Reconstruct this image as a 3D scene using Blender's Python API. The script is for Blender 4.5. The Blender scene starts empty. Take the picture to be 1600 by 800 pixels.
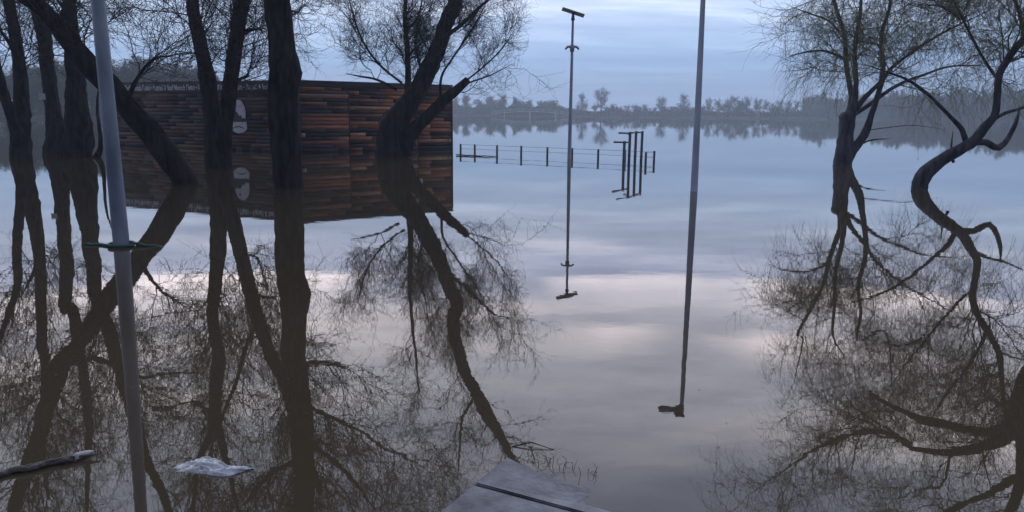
import bpy, bmesh, math, random
import numpy as np
from mathutils import Vector

random.seed(4)
RNG = np.random.default_rng(11)
SC = bpy.context.scene
COL = SC.collection

# ------------------------------------------------------------------ camera
H = 1.6                       # eye height above the flood water
F = 1204.0                    # focal length in pixels of the 1600 px wide photograph
PITCH = math.atan(224.0 / F)
ROLL = math.radians(0.5)
c_, s_ = math.cos(PITCH), math.sin(PITCH)
FW = np.array([0, c_, -s_]); R0 = np.array([1.0, 0, 0]); U0 = np.array([0, s_, c_])
RT = R0 * math.cos(ROLL) + U0 * math.sin(ROLL)
UP = -R0 * math.sin(ROLL) + U0 * math.cos(ROLL)
cam_data = bpy.data.cameras.new('camera')
cam = bpy.data.objects.new('camera', cam_data)
COL.objects.link(cam)
cam_data.sensor_width = 36.0
cam_data.lens = F / 1600 * 36.0
cam_data.clip_start = 0.05
cam_data.clip_end = 3000
from mathutils import Matrix
M = Matrix(((RT[0], UP[0], -FW[0], 0), (RT[1], UP[1], -FW[1], 0), (RT[2], UP[2], -FW[2], H), (0, 0, 0, 1)))
cam.matrix_world = M
SC.camera = cam

# ------------------------------------------------------------------ world
SUN_EL, SUN_AZ = math.radians(38), math.radians(-28)      # azimuth from +Y towards +X
W = bpy.data.worlds.new('World'); SC.world = W; W.use_nodes = True
nt = W.node_tree; nt.nodes.clear()
def N(t, kind, **kw):
    n = t.nodes.new(kind)
    for k, v in kw.items():
        setattr(n, k, v)
    return n
def mathn(t, op, a, b=None, clamp=False):
    n = N(t, 'ShaderNodeMath', operation=op); n.use_clamp = clamp
    for i, v in enumerate((a, b)):
        if v is None: continue
        if hasattr(v, 'is_output') or hasattr(v, 'links'): t.links.new(v, n.inputs[i])
        else: n.inputs[i].default_value = v
    return n.outputs[0]
def ramp(t, fac, stops, interp='LINEAR'):
    n = N(t, 'ShaderNodeValToRGB'); cr = n.color_ramp; cr.interpolation = interp
    while len(cr.elements) < len(stops): cr.elements.new(0.5)
    for e, (p, c) in zip(cr.elements, stops):
        e.position = p; e.color = (c[0], c[1], c[2], 1) if len(c) == 3 else c
    t.links.new(fac, n.inputs[0]); return n.outputs[0]
def mixc(t, fac, a, b, mode='MIX'):
    n = N(t, 'ShaderNodeMix', data_type='RGBA', blend_type=mode)
    for i, v in ((0, fac), (6, a), (7, b)):
        if hasattr(v, 'links'): t.links.new(v, n.inputs[i])
        elif i == 0: n.inputs[0].default_value = v
        else: n.inputs[i].default_value = (*v, 1)
    return n.outputs[2]
out = N(nt, 'ShaderNodeOutputWorld'); bg = N(nt, 'ShaderNodeBackground')
nt.links.new(bg.outputs[0], out.inputs[0])
sky = N(nt, 'ShaderNodeTexSky', sky_type='NISHITA')
sky.sun_disc = False; sky.sun_elevation = SUN_EL; sky.sun_rotation = SUN_AZ
sky.air_density = 1.2; sky.dust_density = 2.0; sky.ozone_density = 3.0
tc = N(nt, 'ShaderNodeTexCoord'); sep = N(nt, 'ShaderNodeSeparateXYZ')
nt.links.new(tc.outputs['Generated'], sep.inputs[0])
z = mathn(nt, 'MAXIMUM', sep.outputs[2], 0.0)
base = ramp(nt, z, [(0.0, (.27, .38, .60)), (.03, (.245, .36, .55)), (.065, (.25, .39, .63)), (.12, (.47, .59, .79)), (.15, (.58, .66, .83)),
                    (.19, (.90, .96, 1.18)), (.27, (1.15, 1.12, 1.20)), (.34, (1.38, 1.36, 1.44)), (.42, (.80, .88, 1.08)), (.55, (.66, .74, .96)), (1.0, (.45, .5, .6))])
# cloud deck: the view direction projected on a flat layer
inv = mathn(nt, 'DIVIDE', 1.0, mathn(nt, 'ADD', z, 0.10))
cx = mathn(nt, 'MULTIPLY', sep.outputs[0], inv); cy = mathn(nt, 'MULTIPLY', sep.outputs[1], inv)
comb = N(nt, 'ShaderNodeCombineXYZ'); nt.links.new(cx, comb.inputs[0]); nt.links.new(cy, comb.inputs[1])
mp = N(nt, 'ShaderNodeMapping'); nt.links.new(comb.outputs[0], mp.inputs[0])
mp.inputs['Scale'].default_value = (0.55, 1.5, 1); mp.inputs['Location'].default_value = (3.1, 1.7, 0)
nz = N(nt, 'ShaderNodeTexNoise'); nz.inputs['Scale'].default_value = 1.3; nz.inputs['Detail'].default_value = 6
nz.inputs['Roughness'].default_value = 0.55; nz.inputs['Distortion'].default_value = 0.4
nt.links.new(mp.outputs[0], nz.inputs['Vector'])
cl = ramp(nt, nz.outputs['Fac'], [(.30, (.66, .70, .80)), (.50, (.90, .92, .98)), (.62, (1.28, 1.2, 1.17)), (.75, (1.5, 1.38, 1.3))])
calm = ramp(nt, z, [(0.0, (.25, .25, .25)), (.08, (.4, .4, .4)), (.16, (1, 1, 1))])
cl = mixc(nt, calm, (1, 1, 1), cl)
nz3 = N(nt, 'ShaderNodeTexNoise'); nz3.inputs['Scale'].default_value = 3.6; nz3.inputs['Detail'].default_value = 8; nz3.inputs['Roughness'].default_value = .65
nt.links.new(mp.outputs[0], nz3.inputs['Vector'])
fine = ramp(nt, nz3.outputs['Fac'], [(.3, (.80, .81, .86)), (.5, (1, 1, 1)), (.7, (1.18, 1.15, 1.14))])
cl = mixc(nt, calm, cl, mixc(nt, 1.0, cl, fine, 'MULTIPLY'))
sk = mixc(nt, 1.0, base, cl, 'MULTIPLY')
# torn bright rim of the cloud bank, low ahead
rim_h = mathn(nt, 'ADD', z, mathn(nt, 'MULTIPLY', mathn(nt, 'SUBTRACT', nz.outputs['Fac'], .5), .05))
rim = ramp(nt, rim_h, [(.196, (0, 0, 0)), (.205, (1, 1, 1)), (.228, (.4, .4, .4)), (.258, (0, 0, 0)), (.270, (.8, .8, .8)), (.31, (0, 0, 0))])
nz2 = N(nt, 'ShaderNodeTexNoise'); nz2.inputs['Scale'].default_value = 3.2; nz2.inputs['Detail'].default_value = 3
nt.links.new(tc.outputs['Generated'], nz2.inputs['Vector'])
rimm = mathn(nt, 'MULTIPLY', N(nt, 'ShaderNodeRGBToBW').outputs[0], 1.0)
bw = rimm.node.inputs[0].links[0].from_node; nt.links.new(rim, bw.inputs[0])
patch = ramp(nt, nz2.outputs['Fac'], [(.42, (0, 0, 0)), (.58, (1, 1, 1))])
bw2 = N(nt, 'ShaderNodeRGBToBW'); nt.links.new(patch, bw2.inputs[0])
rimf = mathn(nt, 'MULTIPLY', mathn(nt, 'MULTIPLY', rimm, bw2.outputs[0]), .8)
sk = mixc(nt, rimf, sk, (2.7, 2.35, 2.35), 'MIX')
# brighter towards the west (ahead), dim behind the viewer
ahead = ramp(nt, mathn(nt, 'MULTIPLY_ADD', sep.outputs[1], .5), [(0.0, (.20, .20, .24)), (.5, (.34, .34, .38)), (.75, (.85, .85, .87)), (.9, (1, 1, 1))])
ahead.node.inputs[0].links[0].from_node.inputs[2].default_value = .5
sk = mixc(nt, 1.0, sk, ahead, 'MULTIPLY')
nish = mixc(nt, 1.0, sky.outputs[0], (.05, .05, .05), 'MULTIPLY')
fin = mixc(nt, 0.93, nish, sk)
nt.links.new(fin, bg.inputs[0]); bg.inputs[1].default_value = 1.0

sd = bpy.data.lights.new('sun', 'SUN'); so = bpy.data.objects.new('sun', sd); COL.objects.link(so)
sd.energy = 0.3; sd.angle = math.radians(16); sd.color = (1, .93, .88)
dirv = Vector((math.sin(SUN_AZ) * math.cos(SUN_EL), math.cos(SUN_AZ) * math.cos(SUN_EL), math.sin(SUN_EL)))
so.rotation_euler = dirv.to_track_quat('Z', 'Y').to_euler()
so.location = (0, 0, 40)

SC.view_settings.view_transform = 'Standard'; SC.view_settings.look = 'None'
SC.view_settings.exposure = 0.7; SC.view_settings.gamma = 1
SC.render.engine = 'CYCLES'
SC.cycles.max_bounces = 5; SC.cycles.diffuse_bounces = 2; SC.cycles.glossy_bounces = 3
SC.cycles.volume_bounces = 0

# ------------------------------------------------------------------ pixel helpers (photo pixels -> points in the place)
def ray(x, y):
    return FW + RT * ((x - 800) / F) + UP * ((400 - y) / F)
def D(x, y, d):
    v = ray(x, y); s = d / v[1]
    return np.array([v[0] * s, d, H + v[2] * s])
def RF(x, y, d):
    p = D(x, y, d); p[2] = -p[2]; return p
def G(x, y, zz=0.0):
    v = ray(x, y); s = (zz - H) / v[2]
    return np.array([v[0] * s, v[1] * s, zz])

# ------------------------------------------------------------------ object helpers
def tag(o, label=None, cat=None, group=None, kind=None):
    if label: o['label'] = label
    if cat: o['category'] = cat
    if group: o['group'] = group
    if kind: o['kind'] = kind
    return o
def empty(name, loc, label, cat, group=None):
    o = bpy.data.objects.new(name, None); o.location = Vector(tuple(map(float, loc))); COL.objects.link(o)
    o.empty_display_size = 0.3
    return tag(o, label, cat, group)
def mesh_np(name, v, f, m, parent=None, smooth=True, origin=None, attr=None):
    """v (n,3) world coordinates; f list of (k,) arrays with the same k, or list of such arrays"""
    if parent is not None: origin = np.array(parent_world(parent))
    elif origin is None: origin = np.zeros(3)
    me = bpy.data.meshes.new(name)
    fs = f if isinstance(f, list) else [f]
    v = np.asarray(v, dtype=np.float64) - origin
    me.vertices.add(len(v)); me.vertices.foreach_set('co', v.astype(np.float32).ravel())
    tot = np.concatenate([np.full(len(a), a.shape[1], dtype=np.int32) for a in fs])
    idx = np.concatenate([a.ravel() for a in fs]).astype(np.int32)
    me.loops.add(len(idx)); me.loops.foreach_set('vertex_index', idx)
    me.polygons.add(len(tot))
    st = np.concatenate([[0], np.cumsum(tot)[:-1]]).astype(np.int32)
    me.polygons.foreach_set('loop_start', st); me.polygons.foreach_set('loop_total', tot)
    if smooth: me.polygons.foreach_set('use_smooth', np.ones(len(tot), dtype=bool))
    if attr is not None:
        a = me.color_attributes.new('tint', 'FLOAT_COLOR', 'CORNER')
        col = np.repeat(attr, tot, axis=0); col = np.concatenate([col, np.ones((len(col), 1))], axis=1)
        a.data.foreach_set('color', col.astype(np.float32).ravel())
    me.materials.append(m); me.update(calc_edges=True); me.validate()
    o = bpy.data.objects.new(name, me); COL.objects.link(o)
    if parent is not None: o.parent = parent
    else: o.location = Vector(tuple(map(float, origin)))
    return o
def parent_world(p):
    l = np.array(p.location)
    while p.parent: p = p.parent; l = l + np.array(p.location)
    return l

def nrm(a): return a / np.maximum(np.linalg.norm(a, axis=-1, keepdims=True), 1e-9)
def tubes(P, R, sides=3, cap=False, lump=0.0, rng=RNG):
    """P (n,k,3) polylines, R (n,k) radii -> verts, quads"""
    P = np.asarray(P, float); R = np.asarray(R, float)
    n, k, _ = P.shape
    T = np.empty_like(P); T[:, 1:-1] = P[:, 2:] - P[:, :-2]; T[:, 0] = P[:, 1] - P[:, 0]; T[:, -1] = P[:, -1] - P[:, -2]
    T = nrm(T)
    tm = nrm(P[:, -1] - P[:, 0])
    ref = np.where(np.abs(tm[:, 2:3]) < .8, np.array([[0, 0, 1.0]]), np.array([[0, 1.0, 0]]))
    ref = np.repeat(ref[:, None], k, 1)
    A = nrm(np.cross(T, ref)); B = np.cross(T, A)
    ang = np.arange(sides) / sides * 2 * np.pi
    rr = R[:, :, None] * np.ones(sides)
    if lump: rr = rr * (1 + lump * rng.normal(size=(n, k, sides)))
    V = P[:, :, None] + (A[:, :, None] * np.cos(ang)[:, None] + B[:, :, None] * np.sin(ang)[:, None]) * rr[..., None]
    V = V.reshape(-1, 3)
    i = np.arange(n)[:, None, None] * k * sides; j = np.arange(k - 1)[None, :, None] * sides; s = np.arange(sides)[None, None]
    s2 = (s + 1) % sides
    a = i + j + s; b = i + j + s2
    Q = np.stack([a, b, b + sides, a + sides], -1).reshape(-1, 4)
    fs = [Q]
    if cap:
        base0 = (np.arange(n) * k * sides)[:, None]
        fs.append(base0 + np.arange(sides)[::-1][None]); fs.append(base0 + (k - 1) * sides + np.arange(sides)[None])
    return V, fs
class Acc:
    def __init__(s): s.v = []; s.f = {}; s.n = 0
    def add(s, v, fs):
        for a in (fs if isinstance(fs, list) else [fs]):
            s.f.setdefault(a.shape[1], []).append(a + s.n)
        s.v.append(v); s.n += len(v)
    def tube(s, pts, r, sides=8, cap=True, lump=0.0):
        pts = np.asarray(pts, float)
        r = np.full(len(pts), float(r)) if np.isscalar(r) else np.asarray(r, float)
        s.add(*tubes(pts[None], r[None], sides, cap, lump)); return s
    def box(s, c, size, ax=None, bev=0.0):
        c = np.asarray(c, float); h = np.asarray(size, float) / 2
        ax = np.eye(3) if ax is None else np.asarray(ax, float)
        if bev <= 0:
            q = np.array([[x, y, zz] for x in (-1, 1) for y in (-1, 1) for zz in (-1, 1)], float) * h
            s.add(c + q @ ax, np.array([[0, 1, 3, 2], [4, 6, 7, 5], [0, 4, 5, 1], [2, 3, 7, 6], [0, 2, 6, 4], [1, 5, 7, 3]]))
        else:
            bm = bmesh.new(); bmesh.ops.create_cube(bm, size=1)
            for v in bm.verts: v.co = Vector((v.co.x * h[0] * 2, v.co.y * h[1] * 2, v.co.z * h[2] * 2))
            bmesh.ops.bevel(bm, geom=list(bm.edges), offset=bev, segments=2, affect='EDGES', profile=.6)
            bm.verts.ensure_lookup_table()
            vv = np.array([v.co[:] for v in bm.verts]); d = {}
            for f in bm.faces: d.setdefault(len(f.verts), []).append([v.index for v in f.verts])
            s.add(c + vv @ ax, [np.array(x) for x in d.values()]); bm.free()
        return s
    def build(s, name, m, parent=None, smooth=True, origin=None):
        return mesh_np(name, np.concatenate(s.v), [np.concatenate(a) for a in s.f.values()], m, parent, smooth, origin)

# ------------------------------------------------------------------ materials
def mat(name, col, rough=.8, spec=.3, bump=None, noise=None, metal=0.0, attr=False):
    """noise = (scale, dark colour, light colour); bump = (scale, strength, distance)"""
    m = bpy.data.materials.new(name); m.use_nodes = True; t = m.node_tree
    b = t.nodes['Principled BSDF']; b.inputs['Base Color'].default_value = (*col, 1)
    b.inputs['Roughness'].default_value = rough; b.inputs['Specular IOR Level'].default_value = spec
    b.inputs['Metallic'].default_value = metal
    tcn = N(t, 'ShaderNodeTexCoord')
    if noise:
        n = N(t, 'ShaderNodeTexNoise'); n.inputs['Scale'].default_value = noise[0]; n.inputs['Detail'].default_value = 5
        t.links.new(tcn.outputs['Object'], n.inputs['Vector'])
        t.links.new(ramp(t, n.outputs['Fac'], [(.35, noise[1]), (.65, noise[2])]), b.inputs['Base Color'])
        if len(noise) > 3:
            mp = N(t, 'ShaderNodeMapping'); mp.inputs['Scale'].default_value = noise[3]
            t.links.new(tcn.outputs['Object'], mp.inputs[0]); t.links.new(mp.outputs[0], n.inputs['Vector'])
    if attr:
        a = N(t, 'ShaderNodeVertexColor', layer_name='tint')
        n = N(t, 'ShaderNodeTexNoise'); n.inputs['Scale'].default_value = 3; n.inputs['Detail'].default_value = 6
        mp = N(t, 'ShaderNodeMapping'); mp.inputs['Scale'].default_value = (1, 1, 14)
        t.links.new(tcn.outputs['Object'], mp.inputs[0]); t.links.new(mp.outputs[0], n.inputs['Vector'])
        g = ramp(t, n.outputs['Fac'], [(.3, (.5, .5, .5)), (.7, (1.25, 1.25, 1.25))])
        t.links.new(mixc(t, 1.0, a.outputs[0], g, 'MULTIPLY'), b.inputs['Base Color'])
    if bump:
        n = N(t, 'ShaderNodeTexNoise'); n.inputs['Scale'].default_value = bump[0]; n.inputs['Detail'].default_value = 6
        mp = N(t, 'ShaderNodeMapping'); mp.inputs['Scale'].default_value = bump[3] if len(bump) > 3 else (1, 1, 1)
        t.links.new(tcn.outputs['Object'], mp.inputs[0]); t.links.new(mp.outputs[0], n.inputs['Vector'])
        bp = N(t, 'ShaderNodeBump'); bp.inputs['Strength'].default_value = bump[1]; bp.inputs['Distance'].default_value = bump[2]
        t.links.new(n.outputs['Fac'], bp.inputs['Height']); t.links.new(bp.outputs[0], b.inputs['Normal'])
    return m
BARK = mat('bark', (.03, .028, .028), .95, .08, bump=(9, .9, .06, (1, 1, .22)), noise=(8, (.009, .010, .013), (.042, .040, .040), (1, 1, .25)))
BARKR = mat('bark_reddish', (.05, .03, .025), .95, .08, bump=(9, .9, .05, (1, 1, .22)), noise=(8, (.020, .011, .009), (.085, .048, .036), (1, 1, .25)))
BARK2 = mat('bark_grey', (.05, .042, .036), .9, .15, bump=(9, .9, .04, (1, 1, .22)), noise=(8, (.026, .032, .046), (.095, .10, .115), (1, 1, .25)))
TWIG = mat('twig_bark', (.055, .050, .046), .85, .1)
TWIGY = mat('willow_twig_bark', (.15, .15, .085), .8, .2)
LEAF = mat('young_leaf', (.17, .20, .08), .7, .2)
FARB = mat('far_bark', (.06, .055, .05), .9, .1)
FARG = mat('far_green_foliage', (.07, .11, .05), .9, .1, noise=(.5, (.03, .075, .03), (.075, .14, .055)))
FARN = mat('far_bare_twigs', (.08, .07, .06), .9, .1, noise=(.5, (.055, .05, .045), (.10, .088, .07)))
STEEL = mat('galvanised_steel', (.2, .25, .31), .5, .5, bump=(30, .2, .004), noise=(4, (.11, .145, .19), (.23, .28, .345), (1, 1, .35)), metal=.25)
STEEL2 = mat('galvanised_steel_lit', (.42, .5, .6), .5, .5, bump=(30, .2, .004), noise=(4, (.30, .37, .46), (.46, .54, .64), (1, 1, .35)), metal=.1)  # same steel, brightness added to the colour for the two backlit posts
DSTEEL = mat('dark_painted_steel', (.05, .07, .10), .5, .4, noise=(9, (.035, .05, .075), (.07, .09, .12)))
PANELM = mat('solar_panel_face', (.04, .05, .08), .25, .5)
LAMPM = mat('lamp_housing', (.30, .34, .40), .5, .4)
BOARD = mat('wood_boards', (.1, .05, .03), .6, .3, attr=True, bump=(6, .4, .004, (1, 1, 12)))
DARKP = mat('dark_cladding', (.022, .022, .03), .5, .4, noise=(3, (.014, .014, .02), (.035, .034, .045), (1, 1, 6)))
ROOFM = mat('roof_felt', (.06, .06, .065), .8, .2, noise=(2, (.04, .04, .045), (.08, .08, .085)))
WHITEP = mat('white_print', (.62, .64, .66), .6, .3, noise=(12, (.5, .52, .55), (.7, .72, .74)))
GREYP = mat('grey_print', (.34, .35, .38), .6, .3)
CONC = mat('wet_concrete', (.12, .12, .13), .36, .35, bump=(40, .5, .008), noise=(7, (.05, .054, .066), (.17, .175, .20)))
BANK = mat('bank_grass', (.05, .06, .03), .95, .1, noise=(.2, (.035, .04, .025), (.07, .075, .04)))
PLASTIC = mat('white_film', (.5, .52, .55), .35, .5, bump=(30, .5, .006), noise=(14, (.22, .24, .26), (.62, .65, .68)))
LOGM = mat('wet_driftwood', (.07, .06, .055), .6, .3, bump=(18, .7, .01, (1, 6, 6)), noise=(9, (.04, .035, .03), (.12, .11, .10), (1, 6, 6)))
PALE = mat('peeled_wood', (.42, .42, .42), .6, .3, noise=(12, (.3, .3, .3), (.5, .5, .5)))
ROPE = mat('green_rope', (.03, .10, .075), .7, .3, bump=(60, .8, .01))
HOUSEW = mat('pale_render', (.62, .64, .66), .8, .2, noise=(.6, (.52, .54, .56), (.68, .7, .72)))
HOUSER = mat('house_roof', (.25, .24, .25), .8, .2, noise=(1, (.2, .19, .2), (.3, .28, .28)))
BRIDGEM = mat('bridge_paint', (.55, .57, .60), .7, .3, noise=(.7, (.45, .47, .5), (.62, .64, .66)))

# flood water: clear mirror over silty brown water, very small ripples
WATER = bpy.data.materials.new('flood_water'); WATER.use_nodes = True
t = WATER.node_tree; b = t.nodes['Principled BSDF']
b.inputs['IOR'].default_value = 1.45; b.inputs['Specular IOR Level'].default_value = .5
tcn = N(t, 'ShaderNodeTexCoord')
n1 = N(t, 'ShaderNodeTexNoise'); n1.inputs['Scale'].default_value = .25; n1.inputs['Detail'].default_value = 4
t.links.new(tcn.outputs['Object'], n1.inputs['Vector'])
t.links.new(ramp(t, n1.outputs['Fac'], [(.3, (.056, .043, .025)), (.7, (.076, .060, .037))]), b.inputs['Base Color'])
b.inputs['Roughness'].default_value = .012
n2 = N(t, 'ShaderNodeTexNoise'); n2.inputs['Scale'].default_value = 1.3; n2.inputs['Detail'].default_value = 3
n3 = N(t, 'ShaderNodeTexNoise'); n3.inputs['Scale'].default_value = 9; n3.inputs['Detail'].default_value = 2
mpn = N(t, 'ShaderNodeMapping'); mpn.inputs['Scale'].default_value = (1, 1.6, 1); t.links.new(tcn.outputs['Object'], mpn.inputs[0])
t.links.new(mpn.outputs[0], n2.inputs['Vector']); t.links.new(mpn.outputs[0], n3.inputs['Vector'])
hh = mathn(t, 'ADD', n2.outputs['Fac'], mathn(t, 'MULTIPLY', n3.outputs['Fac'], .10))
bp = N(t, 'ShaderNodeBump'); bp.inputs['Strength'].default_value = 1.0; bp.inputs['Distance'].default_value = .0007
t.links.new(hh, bp.inputs['Height']); t.links.new(bp.outputs[0], b.inputs['Normal'])

# ------------------------------------------------------------------ setting
FAR = 520.0
wv = np.array([[-FAR, -60, 0], [FAR, -60, 0], [FAR, FAR, 0], [-FAR, FAR, 0]], float)
tag(mesh_np('flood_water', wv, np.array([[0, 1, 2, 3]]), WATER, smooth=False), kind='structure')

def bank(name, pts, width, h, m=BANK):
    """low land strip: front edge polyline pts (x,y), rising to height h behind"""
    pts = np.array(pts, float); V = []; rng = np.random.default_rng(5)
    xs = []
    for a, bb in zip(pts[:-1], pts[1:]):
        k = max(2, int(np.linalg.norm(bb - a) / 5)); xs += [a + (bb - a) * i / k for i in range(k)]
    xs.append(pts[-1]); xs = np.array(xs); xs[:, 1] += rng.normal(size=len(xs)) * 1.0
    rows = [(0, -.3), (1.5, .15), (6, h * .55), (18, h), (width, h * 1.15)]
    for dy, zz in rows:
        r = np.column_stack([xs[:, 0], xs[:, 1] + dy, np.full(len(xs), zz) + (rng.normal(size=len(xs)) * .06 if zz > .2 else 0)])
        V.append(r)
    n = len(xs); V = np.concatenate(V)
    i = np.arange(n - 1); Q = np.concatenate([np.stack([i + r * n, i + 1 + r * n, i + 1 + (r + 1) * n, i + (r + 1) * n], -1) for r in range(len(rows) - 1)])
    return tag(mesh_np(name, V, Q, m), kind='structure')
bank('far_bank', [(-300, 345), (-120, 345), (-60, 352), (0, 350), (60, 352), (110, 330), (170, 290), (260, 250), (330, 235)], 170, .9)
bank('left_bank', [(-240, 95), (-150, 105), (-85, 112), (-62, 128), (-55, 150)], 60, .8)

# wet concrete slab just breaking the surface at the viewer's feet
def slab():
    e = empty('concrete_slab', G(800, 780, 0), 'wet grey concrete slab breaking the water surface at the bottom edge', 'slab')
    def plate(name, outline, dz):
        bm = bmesh.new()
        top = [bm.verts.new(Vector((p[0], p[1], p[2] + dz))) for p in outline]
        f = bm.faces.new(top)
        r = bmesh.ops.extrude_face_region(bm, geom=[f])
        for v in r['geom']:
            if isinstance(v, bmesh.types.BMVert): v.co.z -= .12
        bmesh.ops.recalc_face_normals(bm, faces=bm.faces)
        bmesh.ops.bevel(bm, geom=[ed for ed in bm.edges], offset=.006, segments=2, affect='EDGES')
        bm.transform(Matrix.Translation(-Vector(e.location)))
        me = bpy.data.meshes.new(name); bm.to_mesh(me); bm.free(); me.materials.append(CONC)
        o = bpy.data.objects.new(name, me); COL.objects.link(o); o.parent = e
        return o
    def g(x, y, z): return G(x, y, z)
    plate('slab_panel', [g(792, 713, .012), g(838, 736, .006), g(900, 756, .002), g(985, 785, -.004), g(1080, 822, -.012), g(930, 805, .010), g(742, 754, .013)], 0)
    plate('slab_panel', [g(739, 757, .012), g(927, 808, .008), g(1078, 850, -.01), g(1150, 1000, -.01), g(1150, 1500, .01), g(420, 1500, .02), g(480, 1010, .018), g(690, 797, .012)], 0)
slab()

# ------------------------------------------------------------------ trees
def smooth_path(P, R, step):
    P = np.asarray(P, float); R = np.asarray(R, float)
    Pe = np.vstack([2 * P[0] - P[1], P, 2 * P[-1] - P[-2]]); Re = np.concatenate([[R[0]], R, [R[-1]]])
    o = []; r = []
    for i in range(1, len(P)):
        a, b_, c, d = Pe[i - 1], Pe[i], Pe[i + 1], Pe[i + 2]
        k = max(2, int(np.linalg.norm(c - b_) / step))
        for j in range(k):
            u = j / k
            o.append(.5 * ((2 * b_) + (-a + c) * u + (2 * a - 5 * b_ + 4 * c - d) * u * u + (-a + 3 * b_ - 3 * c + d) * u ** 3))
            r.append(Re[i] * (1 - u) + Re[i + 1] * u)
    o.append(P[-1]); r.append(R[-1])
    return np.array(o), np.array(r)
def limb_from_pixels(spec, d, dd=0.0, ext=None):
    """spec: [(x,y,radius_px[, 'r'])...]; 'r' = read off the mirror image. dd = depth drift along the limb"""
    P = []; R = []
    n = len(spec)
    for i, s in enumerate(spec):
        dep = d + dd * i / max(1, n - 1)
        p = RF(s[0], s[1], dep) if len(s) > 3 else D(s[0], s[1], dep)
        thin = min(1.0, .58 + .05 * s[2]) if s[2] < 9 else 1.0
        P.append(p); R.append(s[2] * thin * .86 * dep / F)
    if spec[-1][2] < 4: R[-1] *= .35
    return P, R
def resample(P, R, k):
    L = np.concatenate([[0], np.cumsum(np.linalg.norm(np.diff(P, axis=0), axis=1))]); u = np.linspace(0, L[-1], k)
    return np.column_stack([np.interp(u, L, P[:, i]) for i in range(3)]), np.interp(u, L, R), L[-1]

def sample(rng, PP, RR, LL, n, t0, t1, zmin=None):
    """pick points along equally sampled polylines, weighted by length"""
    w = LL / LL.sum(); idx = rng.choice(len(LL), n, p=w)
    u = t0 + (t1 - t0) * rng.random(n); k = PP.shape[1]
    f = u * (k - 1); i = np.minimum(f.astype(int), k - 2); a = (f - i)[:, None]
    p = PP[idx, i] * (1 - a) + PP[idx, i + 1] * a; tg = nrm(PP[idx, i + 1] - PP[idx, i]); r = RR[idx, i] * (1 - a[:, 0]) + RR[idx, i + 1] * a[:, 0]
    if zmin is not None:
        ok = p[:, 2] > zmin; p, tg, r, u = p[ok], tg[ok], r[ok], u[ok]
    return p, tg, r, u
def grow(rng, p, tg, L, r0, K, spread=(.5, 1.1), up=.1, wob=.18, r1f=.35):
    n = len(p)
    q = nrm(np.cross(tg, rng.normal(size=(n, 3))))
    ph = rng.uniform(*spread, n)[:, None]
    d = nrm(tg * np.cos(ph) + q * np.sin(ph))
    P = [p]; st = (L / K)[:, None]
    for i in range(K):
        d = nrm(d + rng.normal(size=(n, 3)) * wob + np.array([0, 0, 1.0]) * (up if np.isscalar(up) else up[i]))
        P.append(P[-1] + d * st)
    P = np.stack(P, 1); R = r0[:, None] * np.linspace(1, r1f, K + 1)[None]
    # keep clear of the water
    P[..., 2] = np.maximum(P[..., 2], .25 + .15 * rng.random(P.shape[:2]))
    return P, R, L
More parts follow.
